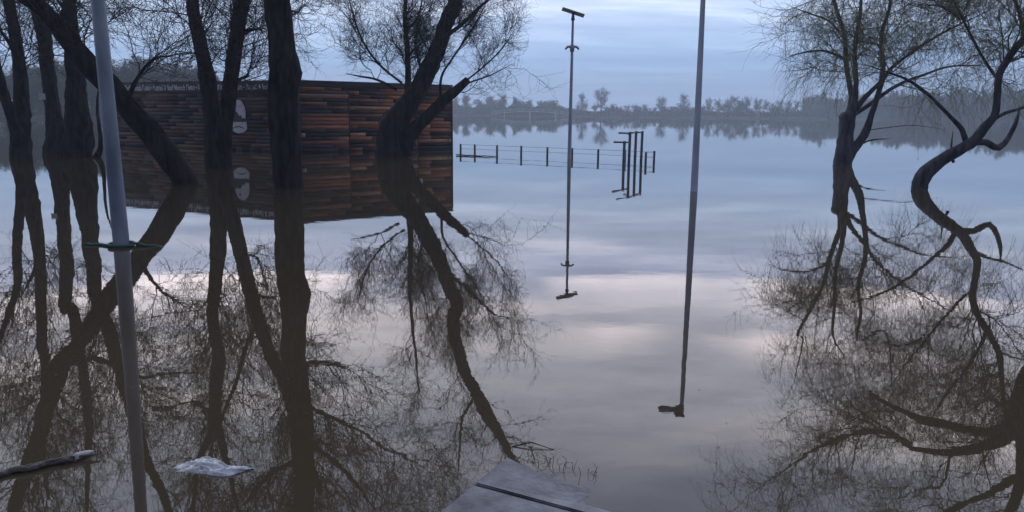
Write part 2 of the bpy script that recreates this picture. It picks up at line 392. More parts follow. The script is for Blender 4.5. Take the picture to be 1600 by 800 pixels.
def make_tree(name, label, limbs, seed, zmin=2.2, n2=60, n3=500, n4=3500, l2=(1.4, 3.2), l3=(.6, 1.5), l4=(.25, .7), up2=.12, up3=.08, up4=.02,
              leaves=0, twig=TWIG, bark=BARK, weep=None, bounds=None, group=None, cut=None, r4=.0042, cat='tree', extra=0, leaf_size=.03):
    rng = np.random.default_rng(seed)
    L0 = limbs[0]; base = np.array(L0[0][0]); base[2] = 0
    e = empty(name, base, label, cat, group)
    acc = Acc(); KP = []; KR = []; KL = []
    for li, (P, R) in enumerate(limbs):
        sp, sr = smooth_path(P, R, .14)
        k = len(sp); big = sr.max()
        # organic wobble and knots
        w = rng.normal(size=(max(k, 6), 3)); w = np.array([np.convolve(w[:, c], np.ones(5) / 5, 'same') for c in range(3)]).T[:k]
        sp = sp + w * np.minimum(sr, .12)[:, None] * .30
        nr = np.convolve(rng.normal(size=k + 6), np.ones(4) / 4, 'same')[3:-3]; sr = sr * (1 + .07 * nr)
        sides = 14 if big > .12 else (9 if big > .05 else 6)
        V, fs = tubes(sp[None], sr[None], sides, True, .035 if big > .1 else .02, rng)
        acc.add(V, fs)
        a, b_, L = resample(sp, sr, 40); KP.append(a); KR.append(b_); KL.append(L)
    acc.build('trunk', bark, e)
    KP = np.array(KP); KR = np.array(KR); KL = np.array(KL)
    # weights: more branches on thin upper limbs
    tw = Acc()
    p, tg, r, u = sample(rng, KP, KR, KL, n2 * 3, .15, 1.0, zmin)
    sel = rng.permutation(len(p))[:n2]; p, tg, r = p[sel], tg[sel], r[sel]
    P2, R2, L2 = grow(rng, p, tg, rng.uniform(*l2, len(p)), np.clip(r * .35, .008, .019), 9, (.45, 1.25), up2, .22, .35)
    tw.add(*tubes(P2, R2, 5))
    p, tg, r, u = sample(rng, P2, R2, L2, n3, .12, 1.0)
    P3, R3, L3 = grow(rng, p, tg, rng.uniform(*l3, len(p)), np.clip(r * .6, .0045, .0085), 7, (.4, 1.2), up3, .24, .45)
    tw.add(*tubes(P3, R3, 4))
    p, tg, r, u = sample(rng, P3, R3, L3, n4, .02, 1.0)
    P4, R4, L4 = grow(rng, p, tg, rng.uniform(*l4, len(p)), np.full(len(p), r4), 5 if weep else 4, (.3, 1.2), up4 if not weep else weep, .24, .6)
    if bounds is not None:
        m4 = bounds(P4[:, -1]); P4, R4, L4 = P4[m4], R4[m4], L4[m4]
    tw.add(*tubes(P4, R4, 3))
    tw.build('branches', twig, e)
    if leaves:
        p, tg, r, u = sample(rng, P4, R4, L4, leaves, .1, 1.0)
        n = len(p); a = nrm(nrm(rng.normal(size=(n, 3))) + np.array([0, 0, -.5])); b_ = nrm(np.cross(a, rng.normal(size=(n, 3))))
        s = (leaf_size * rng.uniform(.6, 1.4, n))[:, None]
        V = np.stack([p, p + a * s * .5 + b_ * s * .16, p + a * s, p + a * s * .5 - b_ * s * .16], 1).reshape(-1, 3)
        mesh_np('leaves', V, np.arange(4 * n).reshape(n, 4), LEAF, e, smooth=False)
    return e
def LP(spec, d, dd=0.0): return limb_from_pixels(spec, d, dd)

# far-left forked trunk
make_tree('tree', 'dark forked tree standing at the far left edge of the photo', [
    LP([(33, 262, 19), (33, 215, 17), (34, 170, 14), (31, 110, 11), (24, 60, 10), (13, 0, 9), (66, 537, 9, 'r'), (71, 590, 8, 'r'), (66, 680, 6, 'r'), (76, 780, 4, 'r')], 24.5, 1.2),
    LP([(32, 225, 13), (22, 195, 10), (8, 150, 8), (-8, 95, 8), (-20, 40, 7), (-10, 560, 5, 'r'), (-30, 700, 3, 'r')], 24.5, -1.5),
    LP([(25, 90, 4), (10, 60, 4), (-15, 30, 3)], 24.5, -1.0),
], 1, n2=90, n3=800, n4=6500, zmin=2.4, leaves=4000)
# left twin-stem tree
make_tree('tree', 'thick twin-stemmed dark tree second from the left edge, beside the big leaning trunk', [
    LP([(100, 256, 36), (93, 215, 24), (84, 180, 13), (79, 140, 12), (74, 100, 12), (68, 50, 12), (58, 15, 11), (50, -20, 10), (112, 480, 10, 'r'), (121, 527, 10, 'r'), (134, 610, 9, 'r'), (139, 695, 7, 'r'), (135, 800, 4, 'r')], 27, 1.0),
    LP([(112, 250, 30), (124, 215, 24), (122, 180, 20), (118, 130, 15), (113, 60, 13), (107, 0, 11), (168, 511, 12, 'r'), (194, 605, 11, 'r'), (231, 721, 9, 'r'), (262, 790, 8, 'r'), (290, 880, 4, 'r')], 27, -2.0),
    LP([(140, 262, 10), (155, 240, 6), (156, 210, 4), (152, 160, 3), (158, 120, 2)], 26.5, -1),
], 2, n2=100, n3=900, n4=7500, zmin=2.6, leaves=5000)
# big leaning willow
make_tree('tree', 'massive trunk leaning steeply to the left across the wooden pavilion', [
    LP([(290, 292, 24), (283, 272, 22), (245, 222, 20), (200, 166, 19), (150, 110, 19), (105, 60, 17), (70, 18, 14), (95, 572, 19, 'r'), (75, 625, 17, 'r'), (60, 680, 15, 'r'), (32, 765, 13, 'r'), (0, 860, 9, 'r')], 17.0, -1.0),
    LP([(200, 155, 6), (215, 120, 4), (240, 92, 3), (262, 88, 2), (300, 80, 1.5)], 17.0, .6),
    LP([(95, 572, 8, 'r'), (150, 560, 6, 'r'), (214, 588, 4, 'r'), (260, 584, 3, 'r'), (308, 584, 3, 'r')], 16.5, 1.5),
], 3, n2=90, n3=750, n4=6500, zmin=2.0, l2=(1.0, 2.4), leaves=4000)
# double stem in front of the pavilion
make_tree('tree', 'V-shaped double-stemmed tree in front of the badge on the pavilion', [
    LP([(342, 275, 23), (339, 225, 21), (332, 178, 15), (323, 125, 14), (315, 75, 12), (308, 40, 11), (300, 0, 10), (340, 560, 12, 'r'), (336, 620, 12, 'r'), (334, 662, 11, 'r'), (322, 695, 7, 'r'), (308, 730, 6, 'r'), (300, 820, 4, 'r')], 21.9, .8),
    LP([(334, 655, 8, 'r'), (347, 695, 7, 'r'), (358, 735, 6, 'r'), (372, 800, 4, 'r')], 22.7, .3),
    LP([(346, 262, 17), (350, 215, 15), (356, 160, 14), (364, 100, 13), (371, 50, 12), (380, 0, 12), (410, 520, 12, 'r'), (430, 570, 12, 'r'), (447, 605, 11, 'r'), (470, 680, 9, 'r'), (500, 770, 6, 'r')], 21.9, -.8),
    LP([(395, 520, 5, 'r'), (381, 555, 5, 'r'), (366, 605, 4, 'r'), (345, 657, 4, 'r'), (320, 740, 3, 'r')], 21.3, -.5),
    LP([(362, 128, 4), (378, 122, 3.5), (388, 118, 3), (386, 108, 2)], 21.6, -.3),
    LP([(372, 60, 5), (392, 48, 4), (412, 45, 3)], 21.6, .5),
    LP([(326, 640, 4, 'r'), (300, 630, 3.5, 'r'), (250, 640, 3, 'r'), (215, 632, 2.5, 'r')], 22.4, 1.5),
], 4, n2=150, n3=1500, n4=13000, zmin=2.3, l2=(1.2, 2.9), leaves=7000)
# big central trunk
make_tree('tree', 'thickest upright trunk, rising past the right end of the lettering', [
    LP([(454, 330, 30), (452, 300, 28), (449, 250, 27), (446, 200, 27), (444, 150, 26), (446, 112, 28), (440, 82, 24), (437, 40, 23), (435, 0, 22), (463, 570, 23, 'r'), (467, 620, 22, 'r'), (470, 680, 22, 'r'), (473, 740, 20, 'r'), (475, 800, 19, 'r'), (480, 900, 15, 'r'), (470, 1000, 8, 'r')], 16.3, .3),
    LP([(475, 567, 5, 'r'), (505, 567, 4.5, 'r'), (545, 574, 3.5, 'r')], 16.4, .2),
    LP([(478, 632, 6, 'r'), (515, 652, 5, 'r'), (560, 672, 4, 'r'), (605, 702, 3, 'r'), (650, 720, 2, 'r')], 16.4, .9),
    LP([(482, 690, 6, 'r'), (530, 728, 5, 'r'), (560, 760, 4, 'r'), (590, 805, 3, 'r')], 16.4, -1.0),
    LP([(460, 720, 7, 'r'), (420, 745, 6, 'r'), (380, 790, 4, 'r')], 16.4, -1.2),
], 5, n2=90, n3=1000, n4=8500, zmin=2.9, l2=(1.0, 2.4), leaves=4500)
# leaning tree before the pavilion's right wall
RNGC = 27.6
make_tree('tree', 'round bushy bare tree leaning right in front of the striped right wall of the pavilion', [
    LP([(614, 262, 31), (610, 232, 28), (614, 205, 25), (626, 180, 21), (646, 152, 18), (664, 120, 16), (680, 85, 15), (695, 45, 14), (712, 0, 13), (708, 505, 12, 'r'), (722, 568, 11, 'r'), (735, 600, 11, 'r'), (755, 640, 9, 'r'), (778, 680, 8, 'r'), (798, 715, 7, 'r'), (812, 770, 4, 'r')], RNGC, .5),
    LP([(630, 240, 15), (640, 210, 13), (665, 185, 11), (690, 160, 10), (708, 145, 9), (730, 125, 7)], RNGC, -.8),
    LP([(688, 158, 3.5), (690, 120, 3), (706, 92, 2.6), (738, 45, 2.2), (762, 0, 2)], RNGC, -.6),
    LP([(725, 128, 2.5), (755, 105, 2.2), (785, 75, 1.8), (805, 45, 1.3)], RNGC - .8, -.4),
    LP([(725, 132, 2.5), (765, 118, 2), (800, 100, 1.4)], RNGC - .8, .8),
    LP([(626, 215, 7), (634, 170, 6.5), (638, 120, 6), (637, 75, 5.5), (633, 30, 5), (634, -10, 4), (650, 560, 3, 'r'), (655, 620, 2, 'r')], RNGC, 1.0),
    LP([(640, 85, 3), (652, 72, 2.6), (678, 58, 2.2)], RNGC + .6, .3),
    LP([(635, 50, 3), (655, 20, 2.6), (662, -30, 2)], RNGC + .6, .5),
    LP([(660, 112, 3.5), (652, 85, 3), (648, 60, 2)], RNGC + .6, .3),
    LP([(620, 140, 3.5), (590, 125, 3), (565, 120, 2.4), (540, 115, 1.6)], RNGC, -1.0),
    LP([(628, 130, 3.2), (590, 98, 2.8), (565, 60, 2.4), (548, 10, 2), (560, 470, 1.6, 'r')], RNGC, .8),
    LP([(685, 65, 5), (730, 30, 4), (775, -10, 3), (800, 500, 2, 'r')], RNGC, -1.4),
    LP([(735, 590, 6, 'r'), (766, 640, 5, 'r'), (790, 688, 5, 'r'), (812, 730, 3, 'r')], RNGC, -.8),
    LP([(738, 625, 4, 'r'), (722, 655, 3.4, 'r'), (718, 700, 3, 'r'), (716, 750, 2, 'r')], RNGC, .6),
], 6, n2=170, n3=1900, n4=15000, zmin=2.3, l2=(1.0, 2.3), l3=(.5, 1.2), up2=.10, up3=.08, leaves=7000, leaf_size=.035,
    bounds=lambda q: (np.hypot((q[:, 0] + 3.0) / 4.0, (q[:, 2] - 6.3) / 5.2) < 1))
# right: pollarded trunk
TE = 26.0
make_tree('willow_tree', 'upright willow with a cut stump top sprouting thin stems, left of the crooked one', [
    LP([(1316, 272, 16), (1317, 252, 15.5), (1320, 232, 15.5), (1323, 205, 13.5), (1325, 188, 13.5), (1324, 180, 13), (1323, 175, 7)], TE, 0),
    LP([(1320, 262, 9), (1333, 236, 8.5), (1348, 212, 7.5), (1362, 178, 6), (1374, 140, 5.5), (1380, 100, 5), (1378, 55, 4.5), (1390, 10, 4), (1395, -40, 3), (1385, 520, 3, 'r'), (1395, 620, 2, 'r')], TE, -.6),
    LP([(1322, 205, 10), (1326, 182, 9), (1330, 150, 5.5), (1324, 112, 5.2), (1319, 60, 4.6), (1305, 8, 4), (1290, -40, 3), (1255, 530, 2.5, 'r'), (1240, 600, 2, 'r')], TE, .8),
    LP([(1326, 205, 9), (1331, 180, 7), (1338, 130, 5), (1336, 80, 4.6), (1343, 30, 4), (1350, -30, 3), (1320, 560, 3, 'r')], TE, -1),
    LP([(1326, 200, 8), (1334, 176, 6), (1352, 152, 5), (1378, 126, 4.2), (1400, 100, 3.8), (1465, 56, 3), (1544, 17, 2)], TE, -.8),
    LP([(1332, 180, 5), (1365, 158, 4.6), (1400, 134, 4), (1440, 118, 3), (1490, 103, 2.4), (1560, 104, 1.6)], TE, 1.2),
    LP([(1340, 228, 2.6), (1356, 220, 2.2), (1376, 217, 1.8), (1392, 217, 1.4)], TE, -.2),
    LP([(1360, 203, 1.6), (1390, 199, 1.3), (1430, 196, 1.1), (1480, 203, .8)], TE, .5),
    LP([(1324, 95, 3.4), (1290, 80, 3), (1255, 82, 2.2), (1225, 92, 1.5)], TE, -.6),
    LP([(1312, 50, 3), (1295, 32, 2.6), (1262, 20, 2), (1235, 10, 1.5)], TE, .6),
], 7, n2=100, n3=1050, n4=7600, zmin=2.5, l2=(.9, 2.4), l3=(.5, 1.3), l4=(.35, 1.0), up2=.05, up3=-.02, weep=[-.12, -.25, -.4, -.5, -.5],
    leaves=9000, twig=TWIGY, bark=BARK2, r4=.0035, leaf_size=.04, bounds=lambda q: (q[:, 0] > 9.0))
# right: crooked willow
TF = 17.8
make_tree('willow_tree', 'crooked willow bent like an elbow low over the water near the right edge', [
    LP([(1437, 300, 14), (1439, 285, 14), (1447, 270, 14), (1470, 251, 11.5), (1495, 237, 11), (1513, 225, 10.5), (1524, 216, 9), (1540, 197, 8), (1553, 182, 7), (1557, 150, 6.5), (1562, 118, 6.5), (1580, 85, 6.5), (1602, 58, 6.5), (1630, 20, 6), (1650, -40, 5), (1680, -120, 4)], TF, -.8),
    LP([(1436, 296, 7), (1430, 289, 6), (1424, 284, 2)], TF, 0),
    LP([(1510, 224, 6), (1503, 202, 5.4), (1488, 186, 4.6), (1470, 168, 4), (1448, 146, 3.8), (1420, 126, 3.4), (1390, 114, 2.6), (1350, 100, 1.8)], TF, -.6),
    LP([(1520, 222, 7), (1540, 222, 6.5), (1560, 231, 6.5), (1576, 214, 5.5), (1588, 190, 4.5), (1594, 165, 3)], TF, .6),
    LP([(1545, 190, 4.5), (1570, 177, 4), (1598, 168, 3.6), (1640, 150, 3)], TF, .6),
    LP([(1490, 254, 4), (1487, 240, 3.2), (1487, 225, 2.8), (1489, 205, 2.2)], TF, .1),
    LP([(1560, 125, 4), (1535, 90, 3.6), (1510, 40, 3), (1480, -20, 2.6), (1450, -90, 2)], TF, 1.2),
    LP([(1600, 60, 5), (1590, 10, 4), (1560, -50, 3), (1530, -120, 2)], TF, -1.4),
    LP([(1500, 30, 3), (1470, 10, 2.4), (1430, 8, 1.8)], TF + .9, .5),
], 8, n2=80, n3=850, n4=6200, zmin=2.4, l2=(.8, 2.1), l3=(.5, 1.2), l4=(.4, 1.05), up2=.05, up3=-.05, weep=[-.12, -.25, -.4, -.5, -.5],
    leaves=8000, twig=TWIGY, bark=BARK2, r4=.003, leaf_size=.035)
# right: tree whose mirrored limbs enter bottom right
TG = 14.4
make_tree('willow_tree', 'near overhanging willow whose reddish forked limb mirrors in the bottom right corner', [
    LP([(1790, 330, 26), (1770, 250, 24), (1745, 160, 22), (1712, 60, 19), (1612, 585, 17, 'r'), (1592, 640, 16, 'r'), (1576, 676, 15, 'r'), (1545, 694, 12, 'r'), (1500, 702, 9, 'r'), (1460, 705, 8.5, 'r'), (1425, 699, 8, 'r'), (1398, 680, 6, 'r'), (1350, 676, 5, 'r'), (1300, 690, 4, 'r'), (1250, 716, 3, 'r'), (1200, 757, 2, 'r')], TG, -.3),
    LP([(1580, 668, 14, 'r'), (1545, 676, 12, 'r'), (1500, 670, 10.5, 'r'), (1450, 657, 8, 'r'), (1410, 642, 6, 'r'), (1358, 616, 4.5, 'r')], TG, .3),
    LP([(1590, 660, 14, 'r'), (1600, 720, 12, 'r'), (1580, 800, 9, 'r'), (1540, 900, 6, 'r')], TG, .6),
    LP([(1485, 706, 4, 'r'), (1480, 735, 3.5, 'r'), (1470, 758, 3, 'r'), (1430, 762, 2.5, 'r')], TG, .2),
    LP([(1398, 676, 3.5, 'r'), (1340, 640, 2.5, 'r'), (1310, 600, 1.6, 'r')], TG, .3),
    LP([(1600, 740, 8, 'r'), (1480, 800, 6, 'r'), (1330, 850, 4, 'r'), (1180, 870, 2.5, 'r')], TG, 1.0),
    LP([(1560, 850, 6, 'r'), (1400, 930, 4, 'r'), (1250, 980, 2, 'r')], TG, -1.0),
], 9, n2=90, n3=1000, n4=7600, zmin=3.7, l2=(.8, 2.0), l3=(.4, 1.1), l4=(.3, .8), up2=.08, up3=-.02, weep=[-.1, -.2, -.3, -.35, -.35],
    leaves=6000, twig=TWIGY, bark=BARKR, r4=.003, leaf_size=.03,
    bounds=lambda q: (q[:, 0] > 3.4))

# ------------------------------------------------------------------ wooden pavilion
HK = 2.74
KC = D(470, 250, 30.1); KR_ = D(706, 250, 34.3); KL_ = D(183, 250, 35.0)
def pavilion():
    A = np.array([KC[0], KC[1]]); Bp = np.array([KR_[0], KR_[1]]); Lp = np.array([KL_[0], KL_[1]])
    e = empty('wooden_pavilion', (A[0], A[1], 0), 'flooded dark pavilion clad in mixed brown wood strips with lettering and two round-topped ends of print', 'pavilion')
    e['label'] = 'flat-roofed flooded pavilion clad in mixed brown wood strips, with white lettering and badge'
    def wall(name, p, q, h0, h1, seed, pal, bh=.15, off=0.0):
        rng = np.random.default_rng(seed)
        L = np.linalg.norm(q - p); u = np.append((q - p) / L, 0); n = np.array([u[1], -u[0], 0])
        if np.dot(n[:2], -p) < 0: n = -n
        ax = np.array([u, n, [0, 0, 1]])
        acc = Acc(); cols = []
        zz = h0
        while zz < h1 - .02:
            hh = min(bh, h1 - zz); x = -rng.uniform(0, 1.0); shift = rng.random()
            while x < L:
                ln = rng.choice([.7, 1.1, 1.5, 2.0, 2.8]); a = max(0, x); b_ = min(L, x + ln)
                if b_ - a > .03:
                    dep = .022 + rng.choice([0, .006, .012]) + off
                    c = np.array([p[0], p[1], 0]) + u * (a + b_) / 2 + n * (dep / 2) + np.array([0, 0, zz + hh / 2])
                    acc.box(c, (b_ - a - .006, dep, hh - .008), ax)
                    col = np.array(pal[rng.choice(len(pal), p=PW)]) * rng.uniform(.8, 1.2)
                    cols += [col] * 6
                x += ln
            zz += hh
        v = np.concatenate(acc.v); f = [np.concatenate(a) for a in acc.f.values()]
        return mesh_np(name, v, f, BOARD, e, smooth=False, attr=np.array(cols))
    PW = [.32, .20, .22, .17, .09]
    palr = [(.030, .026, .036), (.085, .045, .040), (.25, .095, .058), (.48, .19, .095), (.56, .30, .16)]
    pall_shaded = [(.016, .015, .022), (.035, .022, .022), (.085, .036, .028), (.14, .055, .034), (.12, .070, .042)]  # left wall palette: shade under the trees painted into darker board colours
    d2 = Bp - A
    cut = [0, .30, .755, 1.0]
    for i in range(3):
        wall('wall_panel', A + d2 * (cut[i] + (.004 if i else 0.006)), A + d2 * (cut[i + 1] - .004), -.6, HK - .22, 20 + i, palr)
    wall('wall_panel', A + (Lp - A) * .004, Lp, .0 - .6, HK - .42, 31, pall_shaded)
    # core behind the boards, dark band, roof
    back1 = Bp + np.array([-3.5, 4.5]); back2 = Lp + np.array([3.5, 4.5])
    poly = [A, Bp, back1, back2, Lp]
    def prism(name, poly, z0, z1, m, grow_=0.0, bev=.01):
        cen = np.mean(poly, axis=0); bm = bmesh.new()
        vs = [bm.verts.new((*(p + (p - cen) / np.linalg.norm(p - cen) * grow_), z0)) for p in poly]
        f = bm.faces.new(vs); r = bmesh.ops.extrude_face_region(bm, geom=[f])
        for v in r['geom']:
            if isinstance(v, bmesh.types.BMVert): v.co.z = z1
        bmesh.ops.recalc_face_normals(bm, faces=bm.faces)
        if bev: bmesh.ops.bevel(bm, geom=list(bm.edges), offset=bev, segments=2, affect='EDGES')
        bm.transform(Matrix.Translation(-Vector(e.location)))
        me = bpy.data.meshes.new(name); bm.to_mesh(me); bm.free(); me.materials.append(m)
        o = bpy.data.objects.new(name, me); COL.objects.link(o); o.parent = e; return o
    prism('core', poly, -.7, HK - .06, DARKP, -.03, 0)
    prism('roof', poly, HK - .06, HK + .02, ROOFM, .07)
    def strip(name, p, q, z0, z1, m, t=.05):
        L = np.linalg.norm(q - p); u = np.append((q - p) / L, 0); n = np.array([u[1], -u[0], 0])
        if np.dot(n[:2], -p) < 0: n = -n
        c = np.append((p + q) / 2, (z0 + z1) / 2) + n * t / 2
        return Acc().box(c, (L, t, z1 - z0), np.array([u, n, [0, 0, 1]]), .004).build(name, m, e, smooth=False), u, n
    strip('trim', A, Bp, HK - .215, HK - .065, DARKP)
    strip('trim', A + d2 * .0, A + d2 * .30, HK - .30 - .235, HK - .235 - .275, GREYP, .045)
    fascia, u, n = strip('fascia', A, Lp, HK - .415, HK - .065, DARKP, .06)
    # corner posts / vertical seams
    for p in (A, Bp, Lp): Acc().box((*p, HK / 2 - .4), (.10, .10, HK + .6)).build('corner_post', DARKP, e, smooth=False)
    for c in (cut[1], cut[2]):
        p = A + d2 * c; uu = np.append(d2 / np.linalg.norm(d2), 0); nn = np.array([uu[1], -uu[0], 0])
        Acc().box(np.append(p, HK / 2 - .5) + nn * .005, (.035, .05, HK + .4), np.array([uu, nn, [0, 0, 1]])).build('seam_strip', DARKP, e, smooth=False)
    # lettering (reads left to right seen from outside)
    nout = n
    right_dir = np.cross(np.array([0, 0, 1.0]), nout)      # reading direction
    yaw = math.atan2(right_dir[1], right_dir[0])
    msg = ['Кириб & Stoff', 'Montalь', 'Пиво', 'вина']
    text = ' \u2022 '.join(['Кириб & Stoff Montals Пиво'] * 4)
    LL = np.linalg.norm(Lp - A)
    cu = bpy.data.curves.new('lettering', 'FONT'); cu.body = text; cu.size = .30; cu.extrude = .004; cu.offset = .006; cu.align_x = 'LEFT'
    to = bpy.data.objects.new('tmp', cu); COL.objects.link(to)
    bpy.context.view_layer.update()
    me = bpy.data.meshes.new_from_object(to); wd = to.dimensions[0]
    bpy.data.objects.remove(to)
    sx = (LL - .3) / wd
    start = np.append(Lp, HK - .335) + nout * .066 + right_dir * .15
    Mx = Matrix.Translation(Vector(tuple(start)) - Vector(e.location)) @ Matrix.Rotation(yaw, 4, 'Z') @ Matrix.Rotation(math.pi / 2, 4, 'X') @ Matrix.Diagonal((sx, 1, 1, 1))
    me.transform(Mx); me.materials.clear(); me.materials.append(WHITEP)
    lo = bpy.data.objects.new('lettering', me); COL.objects.link(lo); lo.parent = e
    # shield badge
    fx = None
    for k in range(400):
        p = A + (Lp - A) * k / 400
        v = np.append(p, 1.5) - np.array([0, 0, H]); x = 800 + F * np.dot(v, RT) / np.dot(v, FW)
        if x < 375: fx = p; break
    zc = D(375, 181, np.array(fx)[1])[2]
    bc = np.append(fx, zc) + nout * .06
    def shape(name, pts, m, lift, par, th=.02):
        bm = bmesh.new(); f = bm.faces.new([bm.verts.new(Vector(tuple(bc + right_dir * a + np.array([0, 0, b_]) + nout * lift))) for a, b_ in pts])
        r = bmesh.ops.extrude_face_region(bm, geom=[f])
        for v in r['geom']:
            if isinstance(v, bmesh.types.BMVert): v.co += Vector(tuple(nout * th))
        bmesh.ops.recalc_face_normals(bm, faces=bm.faces)
        bm.transform(Matrix.Translation(-Vector(e.location)))
        me = bpy.data.meshes.new(name); bm.to_mesh(me); bm.free(); me.materials.append(m)
        o = bpy.data.objects.new(name, me); COL.objects.link(o); o.parent = par; return o
    oval = [(.40 * math.cos(a), .12 + .52 * math.sin(a)) for a in np.linspace(-.35, math.pi + .35, 26)]
    sh = shape('badge', oval + [(-.42, -.30), (-.44, -.52), (-.22, -.66), (0, -.70), (.22, -.66), (.44, -.52), (.42, -.30)], WHITEP, 0, e)
    shape('badge_band', [(-.41, -.24), (.41, -.24), (.41, -.10), (.20, -.08), (.16, .03), (.04, .0), (-.02, .12), (-.14, .20), (-.24, .14), (-.36, .24), (-.40, .08)], DARKP, .021, e, .006)
    shape('badge_dot', [(-.13 + .055 * math.cos(a), .42 + .055 * math.sin(a)) for a in np.linspace(0, 2 * math.pi, 13)[:-1]], DARKP, .021, e, .006)
    shape('badge_arc', [(-.36, -.52), (-.18, -.43), (0, -.40), (.18, -.43), (.36, -.52), (.18, -.475), (0, -.45), (-.18, -.475)], DARKP, .021, e, .006)
    # small white lock box on the right wall seam
    p = A + d2 * .765; nn = np.array([d2[1], -d2[0], 0]) / np.linalg.norm(d2)
    zb = D(656, 185, p[1])[2]
    Acc().box(np.append(p, zb) + nn * .08, (.14, .10, .22), np.array([np.append(d2 / np.linalg.norm(d2), 0), nn, [0, 0, 1]]), .015).build('lock_box', WHITEP, e, smooth=False)
pavilion()

# ------------------------------------------------------------------ lamp posts
def pole_pts(b0, t0, dz=-1.2):
    b0 = np.array(b0); t0 = np.array(t0); u = (t0 - b0) / (t0[2] - b0[2])
    return b0 + u * (dz - b0[2]), u
def steel_post(e, base, top, r0, r1, m=None):
    lo, u = pole_pts(base, top)
    k = 24; P = np.array([lo + (top - lo) * i / (k - 1) for i in range(k)]); R = np.linspace(r0, r1, k)
    return Acc().tube(P, R, 20).build('post', m or STEEL, e)
def lamp_left():
    base = G(190, 385); d = base[1]; q = D(153, 0, d)
    u = (q - base) / (q[2] - base[2]); top = base + u * 6.2
    e = empty('lamp_post', base, 'thick galvanised post at the left, nearest of the three, green rope at its waterline', 'lamp post')
    steel_post(e, base, top, .098, .056)
    a = Acc(); a.tube([top + [0, 0, -.05], top + [0, .25, .25], top + [0, 1.0, .35]], [.04, .035, .03], 10); a.build('arm', STEEL, e)
    h = Acc(); h.box(top + [0, 1.2, .34], (.22, .55, .09), None, .03); h.build('lamp_head', LAMPM, e, smooth=False)
lamp_left()
def lamp_mid():
    d = 27.6; base = D(890, 0, d); base = G(889.5, 247); base = base * np.array([1, 0, 0]) * d / base[1] + np.array([0, d, 0])
    top = D(895.3, 27, d)
    e = empty('lamp_post', base, 'slim grey solar lamp post beyond the flooded fence, tilted panel on top', 'lamp post')
    steel_post(e, base, top, .078, .040, STEEL2)
    c = top + [0, 0, .16]
    tl = math.radians(-17); ax = np.array([[math.cos(tl), 0, math.sin(tl)], [0, math.cos(.12), -math.sin(.12)], [0, 0, 0]])
    ax[2] = np.cross(ax[0], ax[1]); ax[2] /= np.linalg.norm(ax[2]); ax[1] = np.cross(ax[2], ax[0])
    Acc().box(c, (.80, .42, .03), ax, .01).build('solar_panel', LAMPM, e, smooth=False)
    Acc().box(c + ax[2] * .020, (.74, .37, .006), ax).build('panel_glass', PANELM, e, smooth=False)
    a = Acc(); a.tube([top - [0, 0, .1], top + [0, 0, .14]], [.07, .035], 12); a.build('bracket', STEEL, e)
    ya = D(894, 75, d)
    for sx in (-1, 1):
        Acc().tube([ya + [0, 0, -.02], ya + [sx * .10, 0, .05], ya + [sx * .17, 0, .03], ya + [sx * .24, 0, -.05]], [.045, .04, .045, .025], 8).build('arm', LAMPM, e)
    Acc().tube([ya + [0, 0, -.12], ya + [0, 0, .10]], [.075, .075], 12).build('clamp', LAMPM, e)
lamp_mid()
def lamp_right():
    d = 16.3; base = D(1084.5, 296, d); base[2] = 0
    top = RF(1065, 640, d)
    e = empty('lamp_post', base, 'tall grey lamp post right of the pull-up bars, lamp head seen only mirrored', 'lamp post')
    steel_post(e, base, top, .085, .044, STEEL2)
    a = Acc(); a.tube([top + [.02, 0, -.05], top + [-.15, 0, 0], top + [-.30, 0, .01]], [.05, .05, .05], 10); a.build('arm', STEEL, e)
    h = Acc(); h.tube([top + [-.20, 0, .01], top + [-.30, 0, 0], top + [-.44, 0, -.02], top + [-.52, 0, 0]], [.045, .06, .075, .03], 10); h.build('lamp_head', LAMPM, e)
    Acc().box(top + [-.06, 0, .09], (.20, .34, .05), None, .01).build('solar_panel', PANELM, e, smooth=False)
    Acc().tube([top + [0, 0, -.08], top + [0, 0, .10], top + [0, 0, .17]], [.06, .06, .02], 10).build('cap', LAMPM, e)
lamp_right()

# ------------------------------------------------------------------ flooded fence
def fence():
    P = [(720, 19.4), (742, 19.2), (777, 18.8), (814, 18.4), (855, 18.0), (894, 17.6), (935, 17.2), (977, 16.8), (1022, 16.4)]
    def pt(x, dh):
        p = D(x, 240, dh * H); p[2] = 0; return p
    e = empty('fence', pt(720, 19.4), 'long low post and rail fence mostly under water, beyond the pavilion', 'fence')
    pts = [pt(*q) for q in P] + [pt(1009, 15.9)]
    hs = [.36] * 9 + [.37]
    for p, h in zip(pts, hs):
        p2 = p + np.array([random.uniform(-.012, .012), 0, h + random.uniform(-.01, .012)])
        Acc().tube([p + [0, 0, -1.0], p2], [.042, .040], 10).build('post', DSTEEL, e)
    for hz in (.335, .17):
        for a, b_ in zip(pts[:-1], pts[1:]):
            m = (a + b_) / 2 + [0, 0, hz - .006]
            Acc().tube([a + [0, 0, hz], m, b_ + [0, 0, hz]], .0055, 6).build('rail', DSTEEL, e)
fence()
def floating_pole():
    a = D(713, 240, 1); a = G(713, 239); b_ = G(775, 243)
    sc = 29.0 / a[1]; a = a * [sc, sc, 0] + [0, 0, .03]; sc = 28.4 / b_[1]; b_ = b_ * [sc, sc, 0] + [0, 0, .02]
    P = [a + (b_ - a) * i / 8 + np.array([0, random.uniform(-.03, .03), random.uniform(-.008, .008)]) for i in range(9)]
    o = Acc().tube(P, np.linspace(.026, .014, 9), 9).build('driftwood', LOGM, origin=P[0])
    tag(o, 'thin dark pole floating at the left end of the flooded fence', 'driftwood')
floating_pole()

